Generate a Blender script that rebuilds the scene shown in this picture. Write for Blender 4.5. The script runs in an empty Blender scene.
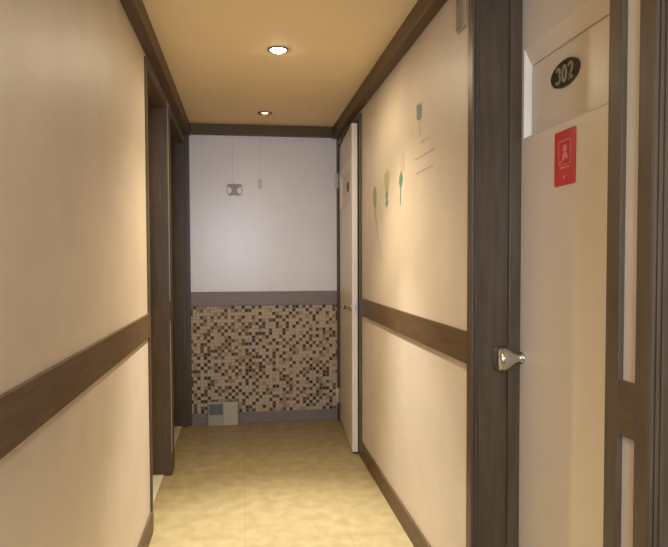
import bpy, bmesh, math, random
from mathutils import Vector, Matrix
random.seed(7)
S = bpy.context.scene
C = S.collection
PI = math.pi

# ---------------------------------------------------------------- dimensions (metres)
XL, XR = -0.435, 0.75          # corridor side walls
YN, YF = -1.30, 5.033          # near end (behind the camera), far end
ZC = 2.30                      # ceiling
CAMZ = 1.2645
T = 0.012                      # thickness of boards, casings
OPEN_H = 2.15                  # door openings
WT = 0.21                      # side wall thickness

# ---------------------------------------------------------------- materials
def mat(name, col, rough=0.5, metal=0.0, spec=0.5, col2=None, scale=8.0, detail=4.0, stretch=None,
        bump=0.0, bump_scale=60.0, coat=0.0, lo=0.35, hi=0.65):
    m = bpy.data.materials.new(name); m.use_nodes = True
    nt = m.node_tree; N = nt.nodes; L = nt.links
    b = N['Principled BSDF']
    b.inputs['Base Color'].default_value = (*col, 1)
    b.inputs['Roughness'].default_value = rough
    b.inputs['Metallic'].default_value = metal
    b.inputs['Specular IOR Level'].default_value = spec
    b.inputs['Coat Weight'].default_value = coat
    tc = N.new('ShaderNodeTexCoord'); mp = N.new('ShaderNodeMapping')
    L.new(tc.outputs['Object'], mp.inputs['Vector'])
    if stretch: mp.inputs['Scale'].default_value = stretch
    if col2:
        n = N.new('ShaderNodeTexNoise'); n.inputs['Scale'].default_value = scale; n.inputs['Detail'].default_value = detail
        L.new(mp.outputs[0], n.inputs['Vector'])
        r = N.new('ShaderNodeValToRGB')
        r.color_ramp.elements[0].position = lo; r.color_ramp.elements[0].color = (*col, 1)
        r.color_ramp.elements[1].position = hi; r.color_ramp.elements[1].color = (*col2, 1)
        L.new(n.outputs['Fac'], r.inputs['Fac']); L.new(r.outputs['Color'], b.inputs['Base Color'])
    if bump:
        n2 = N.new('ShaderNodeTexNoise'); n2.inputs['Scale'].default_value = bump_scale; n2.inputs['Detail'].default_value = 3
        L.new(mp.outputs[0], n2.inputs['Vector'])
        bp = N.new('ShaderNodeBump'); bp.inputs['Strength'].default_value = bump; bp.inputs['Distance'].default_value = 0.002
        L.new(n2.outputs['Fac'], bp.inputs['Height']); L.new(bp.outputs['Normal'], b.inputs['Normal'])
    return m

def emis(name, col, strength):
    m = bpy.data.materials.new(name); m.use_nodes = True
    b = m.node_tree.nodes['Principled BSDF']
    b.inputs['Base Color'].default_value = (*col, 1)
    b.inputs['Emission Color'].default_value = (*col, 1)
    b.inputs['Emission Strength'].default_value = strength
    return m

def add_lines(m, positions, axis, width, dark):
    """thin joint lines at given object-space coordinates (a seam in the covering itself)"""
    nt = m.node_tree; N = nt.nodes; L = nt.links
    b = N['Principled BSDF']
    src = b.inputs['Base Color'].links[0].from_socket if b.inputs['Base Color'].links else None
    tc = N.new('ShaderNodeTexCoord'); sp = N.new('ShaderNodeSeparateXYZ'); L.new(tc.outputs['Object'], sp.inputs[0])
    last = None
    for p in positions:
        c = N.new('ShaderNodeMath'); c.operation = 'COMPARE'
        c.inputs[1].default_value = p; c.inputs[2].default_value = width
        L.new(sp.outputs[axis], c.inputs[0])
        if last is None: last = c.outputs[0]
        else:
            mx = N.new('ShaderNodeMath'); mx.operation = 'MAXIMUM'
            L.new(last, mx.inputs[0]); L.new(c.outputs[0], mx.inputs[1]); last = mx.outputs[0]
    mix = N.new('ShaderNodeMix'); mix.data_type = 'RGBA'; mix.blend_type = 'MULTIPLY'
    L.new(last, mix.inputs['Factor'])
    if src: L.new(src, mix.inputs[6])
    else: mix.inputs[6].default_value = b.inputs['Base Color'].default_value
    mix.inputs[7].default_value = (dark, dark, dark, 1)
    L.new(mix.outputs[2], b.inputs['Base Color'])

M = {}
M['wall'] = mat('cream_wallpaper', (.62, .52, .405), .46, spec=.42, col2=(.66, .555, .435), scale=5, bump=.25, bump_scale=220)
M['ceil'] = mat('ceiling_paper', (.90, .715, .44), .75, spec=.2, col2=(.92, .735, .46), scale=3, bump=.15, bump_scale=160)
M['floor'] = mat('beige_vinyl', (.335, .262, .13), .42, spec=.2, col2=(.43, .342, .182), scale=13, detail=6, lo=.33, hi=.68)
add_lines(M['floor'], [-.48, 0.0, .48], 'X', .0016, .82)
M['panel'] = mat('white_gloss_panel', (.79, .745, .74), .28, spec=.5, col2=(.82, .775, .77), scale=2.5)
add_lines(M['panel'], [-.30, -.075, .14, .36], 'X', .0010, .95)
M['wood'] = mat('dark_brown_trim', (.098, .058, .028), .45, spec=.25, col2=(.132, .080, .040), scale=9, detail=6, stretch=(6, .6, 6), bump=.1, bump_scale=80)
M['woodv'] = mat('dark_brown_frame', (.082, .055, .032), .40, spec=.35, col2=(.11, .075, .045), scale=9, detail=6, stretch=(6, 6, .5), bump=.1, bump_scale=80)
M['door'] = mat('cream_door', (.79, .685, .565), .36, spec=.5, col2=(.81, .71, .585), scale=4, bump=.08, bump_scale=150)
M['wood_daylit'] = mat('daylit_brown_trim', (.215, .172, .155), .42, spec=.4, col2=(.25, .20, .18), scale=9, detail=6, stretch=(.6, 6, 6), bump=.1, bump_scale=80)  # brown trim again, with the cool daylight sheen mixed into its colour
M['white'] = mat('cream_threshold', (.72, .66, .54), .4, col2=(.76, .70, .58), scale=10)
M['plastic'] = mat('pale_plastic', (.39, .355, .25), .45, col2=(.42, .385, .275), scale=12)
M['pane'] = mat('dark_grey_pane', (.10, .115, .095), .3, col2=(.13, .145, .12), scale=30)
M['chrome'] = mat('chrome', (.62, .60, .57), .22, metal=1.0, col2=(.66, .64, .61), scale=20)
M['cream_metal'] = mat('cream_painted_hinge', (.66, .56, .42), .4, col2=(.70, .60, .46), scale=20)
M['bronze'] = mat('dark_plate', (.040, .032, .017), .4, spec=.4, col2=(.055, .044, .024), scale=30)
M['gold'] = mat('dull_brass', (.36, .30, .19), .45, metal=.2, col2=(.41, .345, .22), scale=40)
M['rim'] = mat('plate_rim', (.10, .085, .06), .35, metal=.6, col2=(.13, .11, .08), scale=30)
M['red'] = mat('red_card', (.62, .045, .050), .42, col2=(.66, .055, .06), scale=15)
M['pink'] = mat('pale_print', (.74, .27, .255), .5, col2=(.76, .31, .29), scale=30)
M['grey'] = mat('grey_plate', (.34, .29, .20), .5, col2=(.37, .32, .225), scale=20)
M['grey_dark'] = mat('grey_plate_dark', (.235, .19, .125), .5, col2=(.26, .21, .14), scale=20)
M['teal'] = mat('teal_print', (.10, .25, .18), .5, col2=(.135, .285, .205), scale=60)
M['olive'] = mat('olive_print', (.42, .385, .16), .5, col2=(.47, .43, .20), scale=60)
M['pale_olive'] = mat('pale_leaf_print', (.57, .48, .33), .5, col2=(.61, .51, .36), scale=60)
M['sage'] = mat('sage_print', (.27, .29, .17), .5, col2=(.31, .325, .195), scale=60)
M['stem'] = mat('stem_print', (.42, .36, .25), .5, col2=(.46, .39, .27), scale=60)
M['ink'] = mat('grey_brown_print', (.49, .40, .295), .5, col2=(.54, .44, .33), scale=200)
M['lampring'] = mat('bronze_ring', (.11, .065, .035), .35, metal=.5, col2=(.14, .085, .05), scale=40)
M['reflector'] = mat('lamp_reflector', (.55, .42, .30), .25, metal=.8, col2=(.6, .46, .33), scale=40)
M['bulb_bright'] = emis('bulb_bright', (1.0, .90, .70), 90.0)
M['bulb_dim'] = emis('bulb_dim', (1.0, .62, .28), 5.0)
M['grout'] = mat('grout', (.36, .28, .19), .8, col2=(.40, .315, .22), scale=60)
TILES = [mat('tile_cream', (.52, .41, .285), .5, spec=.3, col2=(.60, .48, .34), scale=18),
         mat('tile_tan', (.36, .255, .155), .5, spec=.3, col2=(.42, .31, .195), scale=18),
         mat('tile_brown', (.12, .073, .04), .5, spec=.3, col2=(.17, .105, .06), scale=18),
         mat('tile_dark', (.045, .031, .021), .5, spec=.3, col2=(.07, .048, .033), scale=18)]
def thin_glass():
    m = bpy.data.materials.new('window_glass'); m.use_nodes = True
    nt = m.node_tree; N = nt.nodes; N.remove(N['Principled BSDF'])
    mix = N.new('ShaderNodeMixShader'); tr = N.new('ShaderNodeBsdfTransparent'); gl = N.new('ShaderNodeBsdfGlossy')
    tr.inputs['Color'].default_value = (.93, .95, .96, 1); gl.inputs['Roughness'].default_value = .02
    fr = N.new('ShaderNodeFresnel'); fr.inputs['IOR'].default_value = 1.45
    nt.links.new(fr.outputs[0], mix.inputs[0]); nt.links.new(tr.outputs[0], mix.inputs[1]); nt.links.new(gl.outputs[0], mix.inputs[2])
    nt.links.new(mix.outputs[0], N['Material Output'].inputs['Surface']); return m
M['glass'] = thin_glass()
M['winframe'] = mat('window_frame_white', (.75, .75, .73), .4, col2=(.78, .78, .76), scale=10)

# ---------------------------------------------------------------- mesh helpers
def box(bm, x0, x1, y0, y1, z0, z1, bev=0.0, mi=0):
    vs = [bm.verts.new((x, y, z)) for x in (x0, x1) for y in (y0, y1) for z in (z0, z1)]
    F = [(0, 1, 3, 2), (4, 6, 7, 5), (0, 4, 5, 1), (2, 3, 7, 6), (0, 2, 6, 4), (1, 5, 7, 3)]
    fs = [bm.faces.new([vs[i] for i in f]) for f in F]
    for f in fs: f.material_index = mi
    if bev:
        es = list({e for f in fs for e in f.edges})
        r = bmesh.ops.bevel(bm, geom=es, offset=bev, segments=2, affect='EDGES', profile=.6)
        for f in r['faces']: f.material_index = mi
    return fs

def lathe(bm, prof, center, axis, n=40, mi=0, smooth=True):
    """prof: (radius, along-axis) pairs; axis 'X','Y','Z'"""
    rings = []
    for r, h in prof:
        ring = []
        if r < 1e-6:
            ring = [bm.verts.new(axp(0, 0, h, center, axis))]
        else:
            for k in range(n):
                a = 2 * PI * k / n
                ring.append(bm.verts.new(axp(r * math.cos(a), r * math.sin(a), h, center, axis)))
        rings.append(ring)
    for A, B in zip(rings, rings[1:]):
        for k in range(n):
            a0, a1 = A[k % len(A)], A[(k + 1) % len(A)]
            b0, b1 = B[k % len(B)], B[(k + 1) % len(B)]
            vs = []
            for v in (a0, a1, b1, b0):
                if v not in vs: vs.append(v)
            if len(vs) > 2:
                f = bm.faces.new(vs); f.material_index = mi; f.smooth = smooth
def axp(u, v, h, c, axis):
    if axis == 'X': return (c[0] + h, c[1] + u, c[2] + v)
    if axis == 'Y': return (c[0] + u, c[1] + h, c[2] + v)
    return (c[0] + u, c[1] + v, c[2] + h)

def tube(bm, pts, rad, n=10):
    pts = [Vector(p) for p in pts]; rings = []
    for i, p in enumerate(pts):
        d = (pts[min(i + 1, len(pts) - 1)] - pts[max(i - 1, 0)]).normalized()
        a = d.cross(Vector((0, 0, 1)))
        if a.length < 1e-3: a = d.cross(Vector((0, 1, 0)))
        a.normalize(); b = d.cross(a)
        r = rad[i] if isinstance(rad, (list, tuple)) else rad
        rings.append([bm.verts.new(p + r * (math.cos(2 * PI * k / n) * a + math.sin(2 * PI * k / n) * b)) for k in range(n)])
    for A, B in zip(rings, rings[1:]):
        for k in range(n):
            f = bm.faces.new((A[k], A[(k + 1) % n], B[(k + 1) % n], B[k])); f.smooth = True
    bm.faces.new(rings[0]); bm.faces.new(rings[-1][::-1])

def plate(bm, poly, place, thick, mi=0):
    """extruded flat outline; place(u, v, w) -> world point, w = height above the surface"""
    lo = [bm.verts.new(place(u, v, 0)) for u, v in poly]
    hi = [bm.verts.new(place(u, v, thick)) for u, v in poly]
    fs = [bm.faces.new(hi), bm.faces.new(lo[::-1])]
    n = len(poly)
    for k in range(n): fs.append(bm.faces.new((lo[k], lo[(k + 1) % n], hi[(k + 1) % n], hi[k])))
    for f in fs: f.material_index = mi

def ribbon(bm, pts, width, place, thick):
    """flat printed line of given width along pts"""
    L_, R_ = [], []
    for i, p in enumerate(pts):
        a = Vector(pts[max(i - 1, 0)]); b = Vector(pts[min(i + 1, len(pts) - 1)])
        d = (b - a).normalized(); n = Vector((-d.y, d.x)) * (width[i] if isinstance(width, (list, tuple)) else width) / 2
        L_.append((p[0] + n.x, p[1] + n.y)); R_.append((p[0] - n.x, p[1] - n.y))
    for i in range(len(pts) - 1):
        plate(bm, [L_[i], L_[i + 1], R_[i + 1], R_[i]], place, thick)

def obj(name, bm, mats, parent=None, loc=None):
    """link a bmesh (built in world coordinates) as one mesh object"""
    bmesh.ops.recalc_face_normals(bm, faces=bm.faces)
    me = bpy.data.meshes.new(name)
    off = Vector(loc) if loc is not None else Vector((0, 0, 0))
    if parent is not None:
        off = parent_world(parent)
    bm.transform(Matrix.Translation(-off))
    bm.to_mesh(me); bm.free()
    for m in (mats if isinstance(mats, (list, tuple)) else [mats]): me.materials.append(m)
    o = bpy.data.objects.new(name, me); C.objects.link(o)
    if parent is not None: o.parent = parent
    else: o.location = off
    return o
def parent_world(p):
    v = Vector((0, 0, 0))
    while p is not None:
        v = v + Vector(p.location); p = p.parent
    return v
def empty(name, loc):
    o = bpy.data.objects.new(name, None); o.empty_display_size = .05; o.location = loc; C.objects.link(o); return o
def tag(o, label=None, cat=None, group=None, kind=None):
    if label: o['label'] = label
    if cat: o['category'] = cat
    if group: o['group'] = group
    if kind: o['kind'] = kind
    return o
def struct(name, bm, mats, label, cat, loc=None):
    return tag(obj(name, bm, mats, None, loc), label, cat, None, 'structure')
NB = bmesh.new

# ---------------------------------------------------------------- floor, ceiling
bm = NB(); box(bm, -.66, .97, YN - .1, YF + .1, -.06, 0)
struct('floor', bm, M['floor'], 'mottled beige vinyl floor of the narrow corridor', 'floor')

LAMPS = [(.181, 3.21, 'bright'), (.163, 4.583, 'dim'), (-.20, .42, 'near')]  # the last lamp is out of view, added to brighten the right door
HOLE = .043
bm = NB()
def ceil_rect(x0, x1, y0, y1):
    bm.faces.new([bm.verts.new(p) for p in ((x0, y0, ZC), (x1, y0, ZC), (x1, y1, ZC), (x0, y1, ZC))])
cy = YN - .1
for lx, ly, _ in sorted(LAMPS, key=lambda l: l[1]):
    h = .12
    ceil_rect(-.66, .97, cy, ly - h); ceil_rect(-.66, lx - h, ly - h, ly + h); ceil_rect(lx + h, .97, ly - h, ly + h)
    n = 48
    sq, ci = [], []
    for k in range(n):
        a = 2 * PI * k / n; c, s = math.cos(a), math.sin(a); m_ = max(abs(c), abs(s))
        sq.append(bm.verts.new((lx + h * c / m_, ly + h * s / m_, ZC))); ci.append(bm.verts.new((lx + HOLE * c, ly + HOLE * s, ZC)))
    for k in range(n): bm.faces.new((sq[k], sq[(k + 1) % n], ci[(k + 1) % n], ci[k]))
    cy = ly + h
ceil_rect(-.66, .97, cy, YF + .1)
bmesh.ops.remove_doubles(bm, verts=bm.verts, dist=1e-5)
# slab above so that the hollow over the ceiling is closed
box(bm, -.66, .97, YN - .1, YF + .1, ZC + .12, ZC + .16)
struct('ceiling', bm, M['ceil'], 'warm cream ceiling with two small recessed downlights', 'ceiling')

# ---------------------------------------------------------------- walls
LD = [(3.09, 3.857), (4.03, 4.985)]                 # clear openings, left
RD = [(.29, 1.085), (1.228, 2.015), (4.075, 4.985)]  # clear openings, right
LIN = .03                                           # frame lining thickness
def side_wall(x0, x1, openings, back):
    bm = NB(); y = YN - .1
    for a, b in openings:
        a -= LIN; b += LIN
        box(bm, x0, x1, y, a, 0, ZC + .12); box(bm, x0, x1, a, b, OPEN_H + LIN, ZC + .12); y = b
    box(bm, x0, x1, y, YF + .1, 0, ZC + .12)
    box(bm, back[0], back[1], YN - .1, YF + .1, 0, ZC + .12)  # unseen backing sheet, added to stop light leaking through the doorways
    return bm
struct('wall_left', side_wall(XL - WT, XL, LD, (XL - WT - .03, XL - WT)), M['wall'], 'long cream papered wall on the left with a brown rail', 'wall')
struct('wall_right', side_wall(XR, XR + WT, RD, (XR + WT, XR + WT + .03)), M['wall'], 'cream papered wall on the right with plant stickers', 'wall')

RT, RB = 1.025, .917           # chair rail top and bottom
FRT, FRB, FBB = 1.027, .919, .086
bm = NB(); box(bm, XL - WT, XR + WT, YF + .004, YF + .1, 0, ZC + .12)
wb = struct('wall_back', bm, M['grout'], 'end wall of the corridor, white above and mosaic below', 'wall')
bm = NB(); box(bm, XL, XR, YF, YF + .01, FRT - .02, ZC)
tag(obj('upper_panel', bm, M['panel'], wb), 'glossy white upper panel of the end wall')
bm = NB()
cols, rows = 45, 32
kindof = {}
px_, pz_ = (XR - XL) / cols, (FRB - FBB) / rows
for i in range(cols):
    for j in range(rows):
        side = kindof.get((i - 1, j), 0) > 1; below = kindof.get((i, j - 1), 0) > 1
        diag = kindof.get((i - 1, j - 1), 0) > 1
        p = .36 - .22 * side - .16 * below + .14 * diag
        r = random.random()
        mi = (2 if random.random() < .5 else 3) if r < p else 1 if random.random() < .2 else 0
        kindof[(i, j)] = mi
        x0 = XL + i * px_ + .001; z0 = FBB + j * pz_ + .001; x1 = x0 + px_ - .002; z1 = z0 + pz_ - .002
        y0, y1 = YF, YF + .006; e = .0015
        v = [bm.verts.new(p) for p in ((x0 + e, y0, z0 + e), (x1 - e, y0, z0 + e), (x1 - e, y0, z1 - e), (x0 + e, y0, z1 - e),
                                       (x0, y1, z0), (x1, y1, z0), (x1, y1, z1), (x0, y1, z1))]
        for q in ((0, 1, 2, 3), (0, 4, 5, 1), (1, 5, 6, 2), (2, 6, 7, 3), (3, 7, 4, 0)):
            f = bm.faces.new([v[t] for t in q]); f.material_index = mi
tag(obj('mosaic_tiles', bm, TILES, wb), 'beige and brown square mosaic tiles')

# end wall behind the camera, with an unseen window added to let in daylight
WX0, WX1, WZ0, WZ1 = -.41, .22, .95, 2.12
bm = NB()
box(bm, XL - WT, WX0, YN - .1, YN, 0, ZC + .12); box(bm, WX1, XR + WT, YN - .1, YN, 0, ZC + .12)
box(bm, WX0, WX1, YN - .1, YN, 0, WZ0); box(bm, WX0, WX1, YN - .1, YN, WZ1, ZC + .12)
struct('wall_front', bm, M['wall'], 'cream wall at the near end of the corridor behind the viewer', 'wall')
win = tag(empty('window_1', ((WX0 + WX1) / 2, YN - .05, WZ0)), 'unseen white framed window added at the near end of the corridor for daylight', 'window', None, 'structure')
bm = NB(); fw = .045
box(bm, WX0, WX1, YN - .08, YN - .03, WZ0, WZ0 + fw); box(bm, WX0, WX1, YN - .08, YN - .03, WZ1 - fw, WZ1)
box(bm, WX0, WX0 + fw, YN - .08, YN - .03, WZ0 + fw, WZ1 - fw); box(bm, WX1 - fw, WX1, YN - .08, YN - .03, WZ0 + fw, WZ1 - fw)
mx = (WX0 + WX1) / 2; box(bm, mx - .02, mx + .02, YN - .08, YN - .03, WZ0 + fw, WZ1 - fw)
obj('window_frame', bm, M['winframe'], win)
for a, b in ((WX0 + fw, mx - .02), (mx + .02, WX1 - fw)):
    bm = NB(); box(bm, a, b, YN - .058, YN - .052, WZ0 + fw, WZ1 - fw); obj('pane', bm, M['glass'], win)

# ---------------------------------------------------------------- trims
PCW = .020                                           # narrow casings either side of the post between the left doorways
CW = .044                                            # casing width
CD, CH = .05, .0865                                  # cornice depth, height
bm = NB(); box(bm, XL, XL + CD, YN, YF, ZC - CH, ZC, .003)
struct('trim_1', bm, M['wood'], 'dark brown cornice along the left side of the ceiling', 'cornice')
bm = NB(); box(bm, XR - CD, XR, YN, YF, ZC - CH, ZC, .003)
struct('trim_2', bm, M['wood'], 'dark brown cornice along the right side of the ceiling', 'cornice')
bm = NB(); box(bm, XL + CD, XR - CD, YF - CD, YF, ZC - CH + .008, ZC, .003)
struct('trim_3', bm, M['wood'], 'dark brown cornice above the white end wall', 'cornice')
def segs(openings):
    y = YN; out = []
    for a, b in openings:
        n_, f_ = (PCW if (a, b) == LD[1] else CW), (PCW if (a, b) == LD[0] else CW)
        out.append((y, a - n_)); y = b + f_
    out.append((y, YF)); return out
k = 4
RAIL_LABELS = {}
for side, x0, x1, ops in (('left', XL, XL + T, LD), ('right', XR - T, XR, RD)):
    for a, b in segs(ops):
        if b - a < .03: continue
        where = {('left', True): 'dark brown rail along the long left wall', ('left', False): 'short piece of brown rail between the two left doorways',
                 ('right', True): 'dark brown rail on the right wall below the plant stickers', ('right', False): 'short brown rail piece between the two near right doors'}[(side, b - a > .5)]
        if side == 'right' and a < 0: where = 'dark brown rail on the right wall behind the viewer'
        bm = NB(); box(bm, x0, x1, a, b, RB, RT, .002)
        struct('trim_%d' % k, bm, M['wood'], where, 'rail'); k += 1
        bm = NB(); box(bm, x0, x1, a, b, 0, .10, .002)
        struct('baseboard_%s' % side, bm, M['wood'], where.replace('rail', 'baseboard').replace(' below the plant stickers', ' running to the far door'), 'baseboard')
bm = NB(); box(bm, XL + .04, XR - .016, YF - T, YF, FRB, FRT, .002)
struct('trim_%d' % k, bm, M['wood_daylit'], 'brown rail across the end wall above the mosaic, daylight grey in its colour', 'rail'); k += 1
bm = NB(); box(bm, XL + .04, XR - .016, YF - T, YF, 0, FBB, .002)
struct('baseboard_back', bm, M['wood_daylit'], 'brown baseboard under the mosaic of the end wall, daylight grey in its colour', 'baseboard')
bm = NB(); box(bm, XL, XL + .04, YF - .02, YF, 0, ZC - CH, .002)
struct('trim_%d' % k, bm, M['woodv'], 'dark upright strip in the left corner of the end wall', 'trim'); k += 1
bm = NB(); box(bm, XR - .016, XR, YF - .02, YF, 0, ZC - CH, .002)
struct('trim_%d' % k, bm, M['woodv'], 'dark upright strip in the right corner of the end wall', 'trim'); k += 1

# ---------------------------------------------------------------- doors
def frame_mesh(a, b, s, xw, near_cw=CW, far_cw=CW, T=T):
    """lining and casing of an opening y a..b; s=+1 right wall, -1 left wall; xw = wall face.
    u = distance into the wall from the casing front"""
    bm = NB()
    def bx(u0, u1, y0, y1, z0, z1, bev=0):
        xa, xb = xw + s * (u0 - T), xw + s * (u1 - T)
        box(bm, min(xa, xb), max(xa, xb), y0, y1, z0, z1, bev)
    H = OPEN_H
    bx(0, T, a - near_cw, a, 0, H + CW, .002); bx(0, T, b, b + far_cw, 0, H + CW, .002); bx(0, T, a, b, H, H + CW, .002)   # casing
    for (y0, y1, d) in ((a - LIN + .002, a, 1), (b, b + LIN - .002, -1)):      # jamb linings with small beads
        bx(T, .162, y0, y1, 0, H)
        edge = a if d > 0 else b
        for u0, u1, p in ((.001, .008, .004), (.012, .019, .003), (.022, .029, .0045)):
            lo, hi = sorted((edge, edge + d * p)); bx(u0, u1, lo, hi, 0, H, .001)
        lo, hi = sorted((edge, edge + d * .014)); bx(.122, .162, lo, hi, 0, H - .014, .002)            # stop
        lo, hi = sorted((edge - d * (LIN - .002), edge - d * .016)); bx(.162, .21, lo, hi, 0, H)
    bx(T, .162, a - LIN + .002, b + LIN - .002, H, H + LIN - .002)
    bx(.122, .162, a, b, H - .014, H, .002)
    return bm

PZ0, PZ1 = 1.651, 1.943                              # sunk panel near the top of the leaf
PA, PB = .043, .043                                  # its margins from the leaf edges
def leaf_mesh(a, b, s, xf, z0=.012, z1=OPEN_H - .004, th=.044):
    """slab with corridor face at xf (s = direction into the wall), open where the sunk panel sits"""
    bm = NB()
    def bx(u0, u1, y0, y1, za, zb, bev=0):
        xa, xb = xf + s * u0, xf + s * u1
        box(bm, min(xa, xb), max(xa, xb), y0, y1, za, zb, bev)
    bx(0, th, a, b, z0, PZ0); bx(0, th, a, b, PZ1, z1); bx(0, th, a, a + PA, PZ0, PZ1); bx(0, th, b - PB, b, PZ0, PZ1)
    return bm
def sunk_panel(a, b, s, xf):
    bm = NB(); a += PA; b -= PB
    # rings: (side inset, top inset, bottom inset, depth)
    lev = [(0, 0, 0, 0.0), (.002, .002, .0015, -.0025), (.004, .006, .0035, -.0025), (.013, .058, .008, .019), (.0135, .0585, .0082, .026), (.0175, .0635, .0115, .026), (.018, .064, .012, .019)]
    rings = []
    for si, ti, bi, d in lev:
        x = xf + s * d
        rings.append([bm.verts.new(p) for p in ((x, a + si, PZ0 + bi), (x, b - si, PZ0 + bi), (x, b - si, PZ1 - ti), (x, a + si, PZ1 - ti))])
    for A, B in zip(rings, rings[1:]):
        for q in range(4): bm.faces.new((A[q], A[(q + 1) % 4], B[(q + 1) % 4], B[q]))
    bm.faces.new(rings[-1])
    x = xf + s * .030                                 # closed back
    bk = [bm.verts.new(p) for p in ((x, a, PZ0), (x, b, PZ0), (x, b, PZ1), (x, a, PZ1))]
    bm.faces.new(bk)
    for q in range(4): bm.faces.new((rings[0][q], rings[0][(q + 1) % 4], bk[(q + 1) % 4], bk[q]))
    return bm
def knob_mesh(xf, y, z, s):
    bm = NB()
    prof = [(0, 0), (.019, 0), (.020, .003), (.019, .008), (.014, .011), (.0135, .020), (.017, .028), (.027, .042),
            (.0385, .058), (.043, .068), (.0435, .080), (.041, .088), (.036, .0915), (.018, .094), (0, .0945)]
    lathe(bm, [(r, -s * h) for r, h in prof], (xf, y, z), 'X', 40)
    return bm

def door(idx, a, b, s, xw, label, knob_far=True, swing=None, near_cw=CW, far_cw=CW):
    root = tag(empty('door_%d' % idx, (xw, (a + b) / 2, 0)), label, 'door', None, 'structure')
    obj('door_frame', frame_mesh(a, b, s, xw, near_cw, .048 if b > 4.9 else far_cw, T if s > 0 else .008), M['woodv'], root)
    if swing is None:
        xf = xw + s * .1505
        lf = obj('door_leaf', leaf_mesh(a - .014, b + .014, s, xf), M['door'], root)
        obj('sunk_panel', sunk_panel(a - .014, b + .014, s, xf), M['door'], lf)
        ky = b - .032 if knob_far else a + .045
        obj('door_knob', knob_mesh(xf, ky, .945, s), M['chrome'], lf)
    return root
door(1, 1.228, 2.015, 1, XR, 'cream door with oval plate 302 in a deep dark brown frame')
door(2, .29, 1.085, 1, XR, 'nearest right door in a dark brown frame at the photo edge', knob_far=False)
door(4, LD[0][0], LD[0][1], -1, XL, 'nearer of two recessed doorways on the left wall', knob_far=False, far_cw=PCW)
door(5, LD[1][0], LD[1][1], -1, XL, 'farther recessed doorway on the left beside the mosaic wall', knob_far=False, near_cw=PCW)
d3 = door(3, RD[2][0], RD[2][1], 1, XR, 'cream door standing slightly ajar at the far right', swing=True)
# the ajar leaf: built straight along the wall, then turned about its hinge
HX, HY = .752, 4.982
LW = .885
hing = 0.062
bm = leaf_mesh(-LW, 0, 1, 0, .018, 2.142, .036)
lf = obj('door_leaf', bm, M['door']); lf.parent = d3
lf.location = Vector((HX, HY, 0)) - Vector(d3.location); lf.rotation_euler = (0, 0, -hing)
def sub(name, bm, m, label=None):
    o = obj(name, bm, m); o.parent = lf; o.location = (0, 0, 0)
    if label: o['label'] = label
    return o
sub('sunk_panel', sunk_panel(-LW, 0, 1, 0), M['door'])
bm = NB()
ly, lz = -LW + .036, .960
lathe(bm, [(0, 0), (.027, 0), (.027, -.006), (.022, -.010), (.011, -.012), (.011, -.042), (0, -.042)], (0, ly, lz), 'X', 28)
tube(bm, [(-.042, ly - .012, lz), (-.050, ly + .01, lz), (-.050, ly + .05, lz + .002), (-.049, ly + .10, lz), (-.044, ly + .118, lz - .001)], [.011, .012, .0105, .010, .009], 14)
sub('lever_handle', bm, M['chrome'], 'chrome lever handle')
bm = NB(); box(bm, .006, .029, -LW - .0015, -LW + .002, lz - .04, lz + .04, .0006)
box(bm, .012, .023, -LW - .010, -LW, lz - .012, lz + .012, .002)
sub('latch_plate', bm, M['chrome'], 'metal latch plate on the door edge')
for z in (1.885, .205):
    bm = NB(); box(bm, XR - .033, XR + .002, 4.9835, 4.9875, z - .058, z + .058, .001)
    lathe(bm, [(0, -.058), (.006, -.058), (.006, .058), (0, .058)], (XR - .024, 4.984, z), 'Z', 16)
    tag(obj('hinge', bm, M['cream_metal'], d3), 'cream painted hinge')
# thresholds inside the two left recesses
for i, (a, b) in enumerate(LD):
    bm = NB(); box(bm, XL - WT + .01, XL - .036, a + .001, b - .001, 0, .008, .002)
    struct('trim_%d' % k, bm, M['white'], ['pale threshold on the floor of the nearer left doorway', 'pale threshold on the floor of the farther left doorway'][i], 'threshold'); k += 1

# ---------------------------------------------------------------- number plate and red card on door 302
xf = XR + .1505; xp = xf + .019
pc = (1.752, 1.7975)
def onR(x):                      # surface facing -X: u runs away from the camera's right, i.e. towards -Y
    return lambda u, v, w: (x - w, -u, v)
def oval(ru, rv, n=48): return [(ru * math.cos(2 * PI * q / n), rv * math.sin(2 * PI * q / n)) for q in range(n)]
plc = lambda x: (lambda u, v, w: (x - w, pc[0] - u, pc[1] + v))
np_ = tag(empty('number_plate', (xp, pc[0], pc[1])), 'oval dark plate with the number 302 on the cream door', 'sign')
bm = NB(); plate(bm, oval(.081, .0385), plc(xp), .004); obj('plate', bm, M['bronze'], np_)
bm = NB(); o1 = oval(.081, .0385); o2 = oval(.0755, .033)
n = len(o1)
for q in range(n):
    plate(bm, [o1[q], o1[(q + 1) % n], o2[(q + 1) % n], o2[q]], plc(xp - .004), .0015)
obj('plate_rim', bm, M['rim'], np_)
def digit(ch, u0):
    # outline strokes in a .03 x .046 cell, tall serif-like figures
    W, H = .027, .044
    bm = NB()
    def st(pts, w=.0085): ribbon(bm, [(u0 + a * W, -H / 2 + b * H) for a, b in pts], w, plc(xp - .004), .002)
    def arc(cx, cy, rx, ry, a0, a1, n=14): return [(cx + rx * math.cos(math.radians(a0 + (a1 - a0) * q / n)), cy + ry * math.sin(math.radians(a0 + (a1 - a0) * q / n))) for q in range(n + 1)]
    if ch == '3':
        st(arc(.45, .74, .38, .24, 160, -80)); st(arc(.45, .27, .42, .26, 80, -160))
    elif ch == '0':
        st(arc(.5, .5, .40, .48, 0, 360, 28))
    elif ch == '2':
        st(arc(.45, .72, .40, .26, 165, -35)); st([(.78, .57), (.45, .28), (.08, .04)]); st([(.04, .04), (.95, .04)])
    return bm
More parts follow.
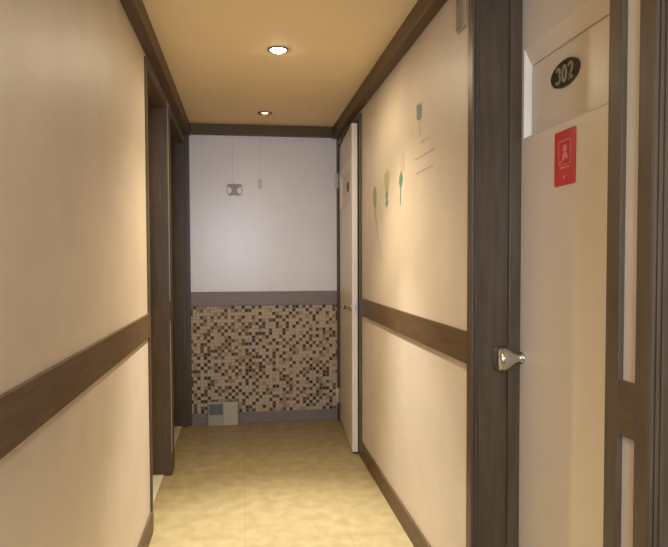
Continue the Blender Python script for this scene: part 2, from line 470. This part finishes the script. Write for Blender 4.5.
for ch, u0, w_ in (('3', -.050, 'digit'), ('0', -.0145, 'digit'), ('2', .021, 'digit')):
    obj(w_, digit(ch, u0), M['gold'], np_)

rc = (1.714, 1.5515)
pl2 = lambda x: (lambda u, v, w: (x - w, rc[0] - u, rc[1] + v))
card = tag(empty('red_card', (xf, rc[0], rc[1])), 'upright red card with pale print below the number plate', 'sign')
def rrect(w, h, r, n=5):
    out = []
    for cx, cy, a0 in ((w / 2 - r, h / 2 - r, 0), (-w / 2 + r, h / 2 - r, 90), (-w / 2 + r, -h / 2 + r, 180), (w / 2 - r, -h / 2 + r, 270)):
        for q in range(n + 1):
            a = math.radians(a0 + 90 * q / n); out.append((cx + r * math.cos(a), cy + r * math.sin(a)))
    return out
bm = NB(); plate(bm, rrect(.117, .154, .005), pl2(xf), .003); obj('card', bm, M['red'], card)
bm = NB(); X3 = xf - .003
def rline(pts, w): ribbon(bm, pts, w, pl2(X3), .0006)
q0, q1, r0, r1 = -.032, .034, -.018, .048
rline([(q0, r1), (q1, r1)], .003); rline([(q1, r1), (q1, r0)], .0022); rline([(q1, r0), (q0, r0)], .002); rline([(q0, r0), (q0, r1)], .002)
plate(bm, [(.002 + .011 * math.cos(a * PI / 10), .026 + .010 * math.sin(a * PI / 10)) for a in range(20)], pl2(X3), .0006)
plate(bm, [(-.008, .014), (.012, .014), (.020, -.004), (.008, -.002), (-.014, -.012)], pl2(X3), .0006)
rline([(-.026, -.014), (-.012, -.006)], .004)
for q in range(6): plate(bm, [(-.026 + q * .0095, -.029), (-.019 + q * .0095, -.029), (-.019 + q * .0095, -.0245), (-.026 + q * .0095, -.0245)], pl2(X3), .0006)
plate(bm, [(-.008, -.052), (0, -.0495), (.008, -.052), (0, -.061)], pl2(X3), .0006)
obj('print', bm, M['pink'], card)

# ---------------------------------------------------------------- grey plate high on the right wall
gp = tag(empty('grey_plate', (XR, 2.142, 2.13)), 'narrow grey plate high on the right wall under the cornice', 'plate')
bm = NB(); box(bm, XR - .008, XR, 2.102, 2.184, 2.048, 2.2125, .004); obj('back_plate', bm, M['grey'], gp)
bm = NB(); box(bm, XR - .013, XR - .008, 2.140, 2.180, 2.056, 2.2100, .003); obj('front_strip', bm, M['grey_dark'], gp)

# ---------------------------------------------------------------- plant stickers on the right wall (flat prints, real place and size)
SX = XR - .0002
yz = lambda u, v, w: (SX - w, u, v)          # u = y, v = z
def ellipse(cy, cz, ry, rz, tilt=0, n=20, jag=0.0):
    out = []
    for q in range(n):
        a = 2 * PI * q / n; k_ = 1 + (jag * (1 if q % 2 else -1))
        dy, dz = ry * k_ * math.cos(a), rz * k_ * math.sin(a)
        out.append((cy + dy * math.cos(tilt) - dz * math.sin(tilt), cz + dy * math.sin(tilt) + dz * math.cos(tilt)))
    return out
def sticker(name, label, parts, group='plant stickers on the right wall'):
    pts = [p for _, _, ps, _ in parts for p in ps]
    cy = sum(p[0] for p in pts) / len(pts); cz = min(p[1] for p in pts)
    r = tag(empty(name, (SX, cy, cz)), label, 'wall sticker', group)
    for nm, m, ps, w in parts:
        bm = NB()
        if w is None: plate(bm, ps, yz, .0008)
        else: ribbon(bm, ps, w, yz, .0006)
        obj(nm, bm, m, r)
    return r
sticker('plant_sticker', 'highest plant sticker, dark teal square bloom on a thin stem', [
    ('bloom', M['teal'], [(2.730, 1.872), (2.733, 1.936), (2.708, 1.924), (2.694, 1.938), (2.676, 1.918), (2.650, 1.928), (2.652, 1.865), (2.690, 1.858)], None),
    ('stem', M['stem'], [(2.692, 1.860), (2.688, 1.83), (2.672, 1.795)], .007)])
sticker('plant_sticker', 'teal plant sticker on a straight stem under a pale bloom', [
    ('bloom', M['pale_olive'], ellipse(2.985, 1.728, .040, .050), None),
    ('leaf', M['teal'], [(3.048, 1.640), (3.040, 1.665), (3.012, 1.690), (2.985, 1.668), (2.975, 1.645), (3.000, 1.612), (3.030, 1.612)], None),
    ('stem', M['teal'], [(3.018, 1.62), (3.020, 1.575), (3.024, 1.530)], .016)])
sticker('plant_sticker', 'plant sticker with a yellow green tulip bloom and teal leaves', [
    ('bloom', M['olive'], [(3.375, 1.690), (3.372, 1.728), (3.345, 1.712), (3.320, 1.745), (3.296, 1.712), (3.262, 1.730), (3.258, 1.685), (3.280, 1.640), (3.318, 1.618), (3.355, 1.645)], None),
    ('leaf', M['teal'], [(3.350, 1.600), (3.325, 1.632), (3.300, 1.625), (3.285, 1.602), (3.305, 1.585), (3.285, 1.570), (3.300, 1.550), (3.335, 1.545), (3.345, 1.565), (3.322, 1.583)], None)])
sticker('plant_sticker', 'farthest plant sticker, drooping with a long curved thin stem', [
    ('leaf', M['sage'], [(3.670, 1.600), (3.672, 1.655), (3.640, 1.690), (3.600, 1.680), (3.575, 1.640), (3.580, 1.575), (3.625, 1.555)], None),
    ('stem', M['stem'], [(3.620, 1.57), (3.615, 1.52), (3.575, 1.478), (3.560, 1.42), (3.500, 1.36), (3.462, 1.31), (3.458, 1.270)], [.03, .026, .022, .014, .013, .012, .010])])
tx = tag(empty('text_sticker', (SX, 2.61, 1.64)), 'three short lines of small print beside the highest plant sticker', 'wall sticker')
for (ya, yb, z) in ((2.663, 2.535, 1.762), (2.758, 2.468, 1.703), (2.742, 2.488, 1.640)):
    bm = NB(); y = ya; rr = random.Random(int(z * 1000))
    while y > yb + .01:
        w = rr.uniform(.010, .022); h = rr.uniform(.007, .010)
        plate(bm, [(y, z - h / 2), (max(y - w, yb), z - h / 2), (max(y - w, yb), z + h / 2), (y, z + h / 2)], yz, .0006); y -= w + .004
    obj('text_line', bm, M['ink'], tx)

# ---------------------------------------------------------------- hanging ornament stickers on the white end wall
xz = lambda u, v, w: (u, YF - .0002 - w, v)
M['orn'] = mat('grey_print', (.34, .31, .30), .5, col2=(.38, .35, .34), scale=80)
M['orn_light'] = mat('pale_grey_print', (.60, .55, .545), .5, col2=(.64, .59, .585), scale=80)
M['orn_line'] = mat('hanging_line_print', (.62, .575, .565), .5, col2=(.65, .60, .595), scale=80)
og = tag(empty('ornament_sticker', (-.058, YF, 1.77)), 'larger grey hanging ornament sticker on the white end wall', 'wall sticker')
bm = NB(); ribbon(bm, [(-.073, 2.212), (-.070, 1.845)], .003, xz, .0005); obj('line', bm, M['orn_line'], og)
bm = NB()
plate(bm, [(-.114, 1.852), (-.060, 1.857), (-.002, 1.852), (-.006, 1.835), (-.030, 1.825), (-.040, 1.805), (-.030, 1.786), (-.012, 1.776), (-.030, 1.764), (-.060, 1.770),
           (-.092, 1.764), (-.104, 1.776), (-.086, 1.788), (-.076, 1.805), (-.086, 1.825), (-.110, 1.835)], xz, .0006)
ribbon(bm, [(-.110, 1.845), (-.116, 1.81), (-.108, 1.775), (-.09, 1.765)], .006, xz, .0006)
ribbon(bm, [(-.006, 1.845), (.001, 1.81), (-.006, 1.775), (-.028, 1.765)], .006, xz, .0006)
obj('ornament', bm, M['orn'], og)
og = tag(empty('ornament_sticker', (.14, YF, 1.81)), 'smaller faint hanging ornament sticker on the white end wall', 'wall sticker')
bm = NB(); ribbon(bm, [(.14, 2.212), (.139, 1.895)], .003, xz, .0005); obj('line', bm, M['orn_line'], og)
bm = NB(); plate(bm, [(.120, 1.868), (.126, 1.895), (.150, 1.897), (.156, 1.868), (.150, 1.858), (.158, 1.835), (.138, 1.812), (.118, 1.835), (.127, 1.858)], xz, .0006)
obj('ornament', bm, M['orn_light'], og)

# ---------------------------------------------------------------- small pale box at the foot of the mosaic
bx0, bx1, by0, by1 = -.272, -.045, 4.965, YF - T - .001
bt = tag(empty('box', ((bx0 + bx1) / 2, by1, 0)), 'small pale box with a dark square standing at the foot of the mosaic', 'box')
bm = NB(); box(bm, bx0, bx1, by0 + .006, by1, 0, .183, .004); obj('body', bm, M['plastic'], bt)
bm = NB(); box(bm, bx0 + .117, bx1 - .002, by0, by0 + .006, .006, .180, .002); obj('cover', bm, mat('cover_plastic', (.50, .445, .31), .42, col2=(.53, .475, .335), scale=12), bt)
bm = NB(); box(bm, bx0 + .009, bx0 + .112, by0 + .001, by0 + .006, 0.088, .172, .002); obj('pane', bm, M['pane'], bt)

# small dark plate on the ajar door
bm = NB()
plate(bm, oval(.065, .036, 32), lambda u, v, w: (-w, u, v), .004)
dp = obj('door_plate', bm, M['bronze'])
tag(dp, 'tiny dark oval plate on the ajar far door', 'sign')
dp.rotation_euler = (0, 0, -hing)
dp.location = Vector((HX, HY, 0)) + Matrix.Rotation(-hing, 3, 'Z') @ Vector((.0188, -.46, 1.785))

# ---------------------------------------------------------------- downlights
LBL = {'bright': 'bright white downlight, nearer of the two in the ceiling', 'dim': 'dim reddish downlight, farther of the two near the end wall',
       'near': 'unseen downlight added above the viewer to brighten the right door'}
for lx, ly, kind in LAMPS:
    d = tag(empty('downlight', (lx, ly, ZC)), LBL[kind], 'ceiling light', 'recessed downlights in the corridor ceiling')
    bm = NB(); lathe(bm, [(.0405, .0), (.0405, -.003), (.044, -.006), (.050, -.005), (.052, 0), (.0405, .0)], (lx, ly, ZC), 'Z', 48); obj('trim_ring', bm, M['lampring'], d)
    bm = NB(); lathe(bm, [(.0405, 0), (.036, .03), (.024, .055), (0, .058)], (lx, ly, ZC), 'Z', 40); obj('reflector', bm, M['reflector'], d)
    rb, top, bot = (.034, .028, -.017) if kind != 'dim' else (.021, .024, -.006)
    bm = NB(); prof = [(0, top), (rb * .5, top)] + [(rb * math.cos(t), .004 + (bot - .004) * math.sin(t)) for t in [q * PI / 20 for q in range(10)]] + [(0, bot)]
    lathe(bm, prof, (lx, ly, ZC), 'Z', 32); obj('bulb', bm, M['bulb_dim'] if kind == 'dim' else M['bulb_bright'], d)

def spot(x, y, z, power, col, ang, blend, rad=.03, tilt=0):
    l = bpy.data.lights.new('downlight_beam', 'SPOT'); l.energy = power; l.color = col
    l.spot_size = math.radians(ang); l.spot_blend = blend; l.shadow_soft_size = rad
    o = bpy.data.objects.new('downlight_beam', l); o.location = (x, y, z); o.rotation_euler = (-math.radians(tilt), 0, 0); C.objects.link(o); return o
WARM = (1.0, .86, .61)
spot(.181, 3.21, ZC - .05, 116, WARM, 104, 1.0, tilt=15)      # the lamp is tipped towards the near end
spot(.181, 3.21, ZC - .05, 262, (1, 1, .96), 60, 1.0, tilt=14)
spot(.181, 3.21, ZC - .05, 19, WARM, 172, .6)
spot(.163, 4.583, ZC - .04, 2.0, (1, .72, .42), 130, 1.0)
spot(-.20, .42, ZC - .05, 28, WARM, 150, 1.0)  # beam of the added lamp, set left to reach the right door

# daylight through the added window behind the viewer
al = bpy.data.lights.new('daylight', 'AREA'); al.shape = 'RECTANGLE'; al.size = .62; al.size_y = 1.15; al.energy = 100; al.color = (.72, .82, 1.0)
ao = bpy.data.objects.new('daylight', al); ao.location = ((WX0 + WX1) / 2, YN - .18, (WZ0 + WZ1) / 2); ao.rotation_euler = (-PI / 2, 0, 0); C.objects.link(ao)
ao.rotation_euler = (PI / 2, 0, 0)

w = bpy.data.worlds.new('World'); S.world = w; w.use_nodes = True
w.node_tree.nodes['Background'].inputs[0].default_value = (.75, .85, 1, 1)
w.node_tree.nodes['Background'].inputs[1].default_value = .8

# ---------------------------------------------------------------- camera
yaw, pitch, roll, F = .1405, .0374, -.0033, 644.47
f = Vector((math.sin(yaw) * math.cos(pitch), math.cos(yaw) * math.cos(pitch), -math.sin(pitch)))
r = Vector((math.cos(yaw), -math.sin(yaw), 0)); u = r.cross(f)
r2 = math.cos(roll) * r + math.sin(roll) * u; u2 = -math.sin(roll) * r + math.cos(roll) * u
cd = bpy.data.cameras.new('Camera'); cam = bpy.data.objects.new('Camera', cd); C.objects.link(cam)
mw = Matrix((r2, u2, -f)).transposed().to_4x4(); mw.translation = (0, 0, CAMZ); cam.matrix_world = mw
cd.sensor_fit = 'HORIZONTAL'; cd.sensor_width = 36; cd.lens = 36 * F / 668
cd.shift_y = 11.16 / 668; cd.clip_start = .05
S.camera = cam

vs = S.view_settings
vs.view_transform = 'Standard'; vs.look = 'None'; vs.gamma = 1; vs.use_curve_mapping = False; vs.exposure = 0.06
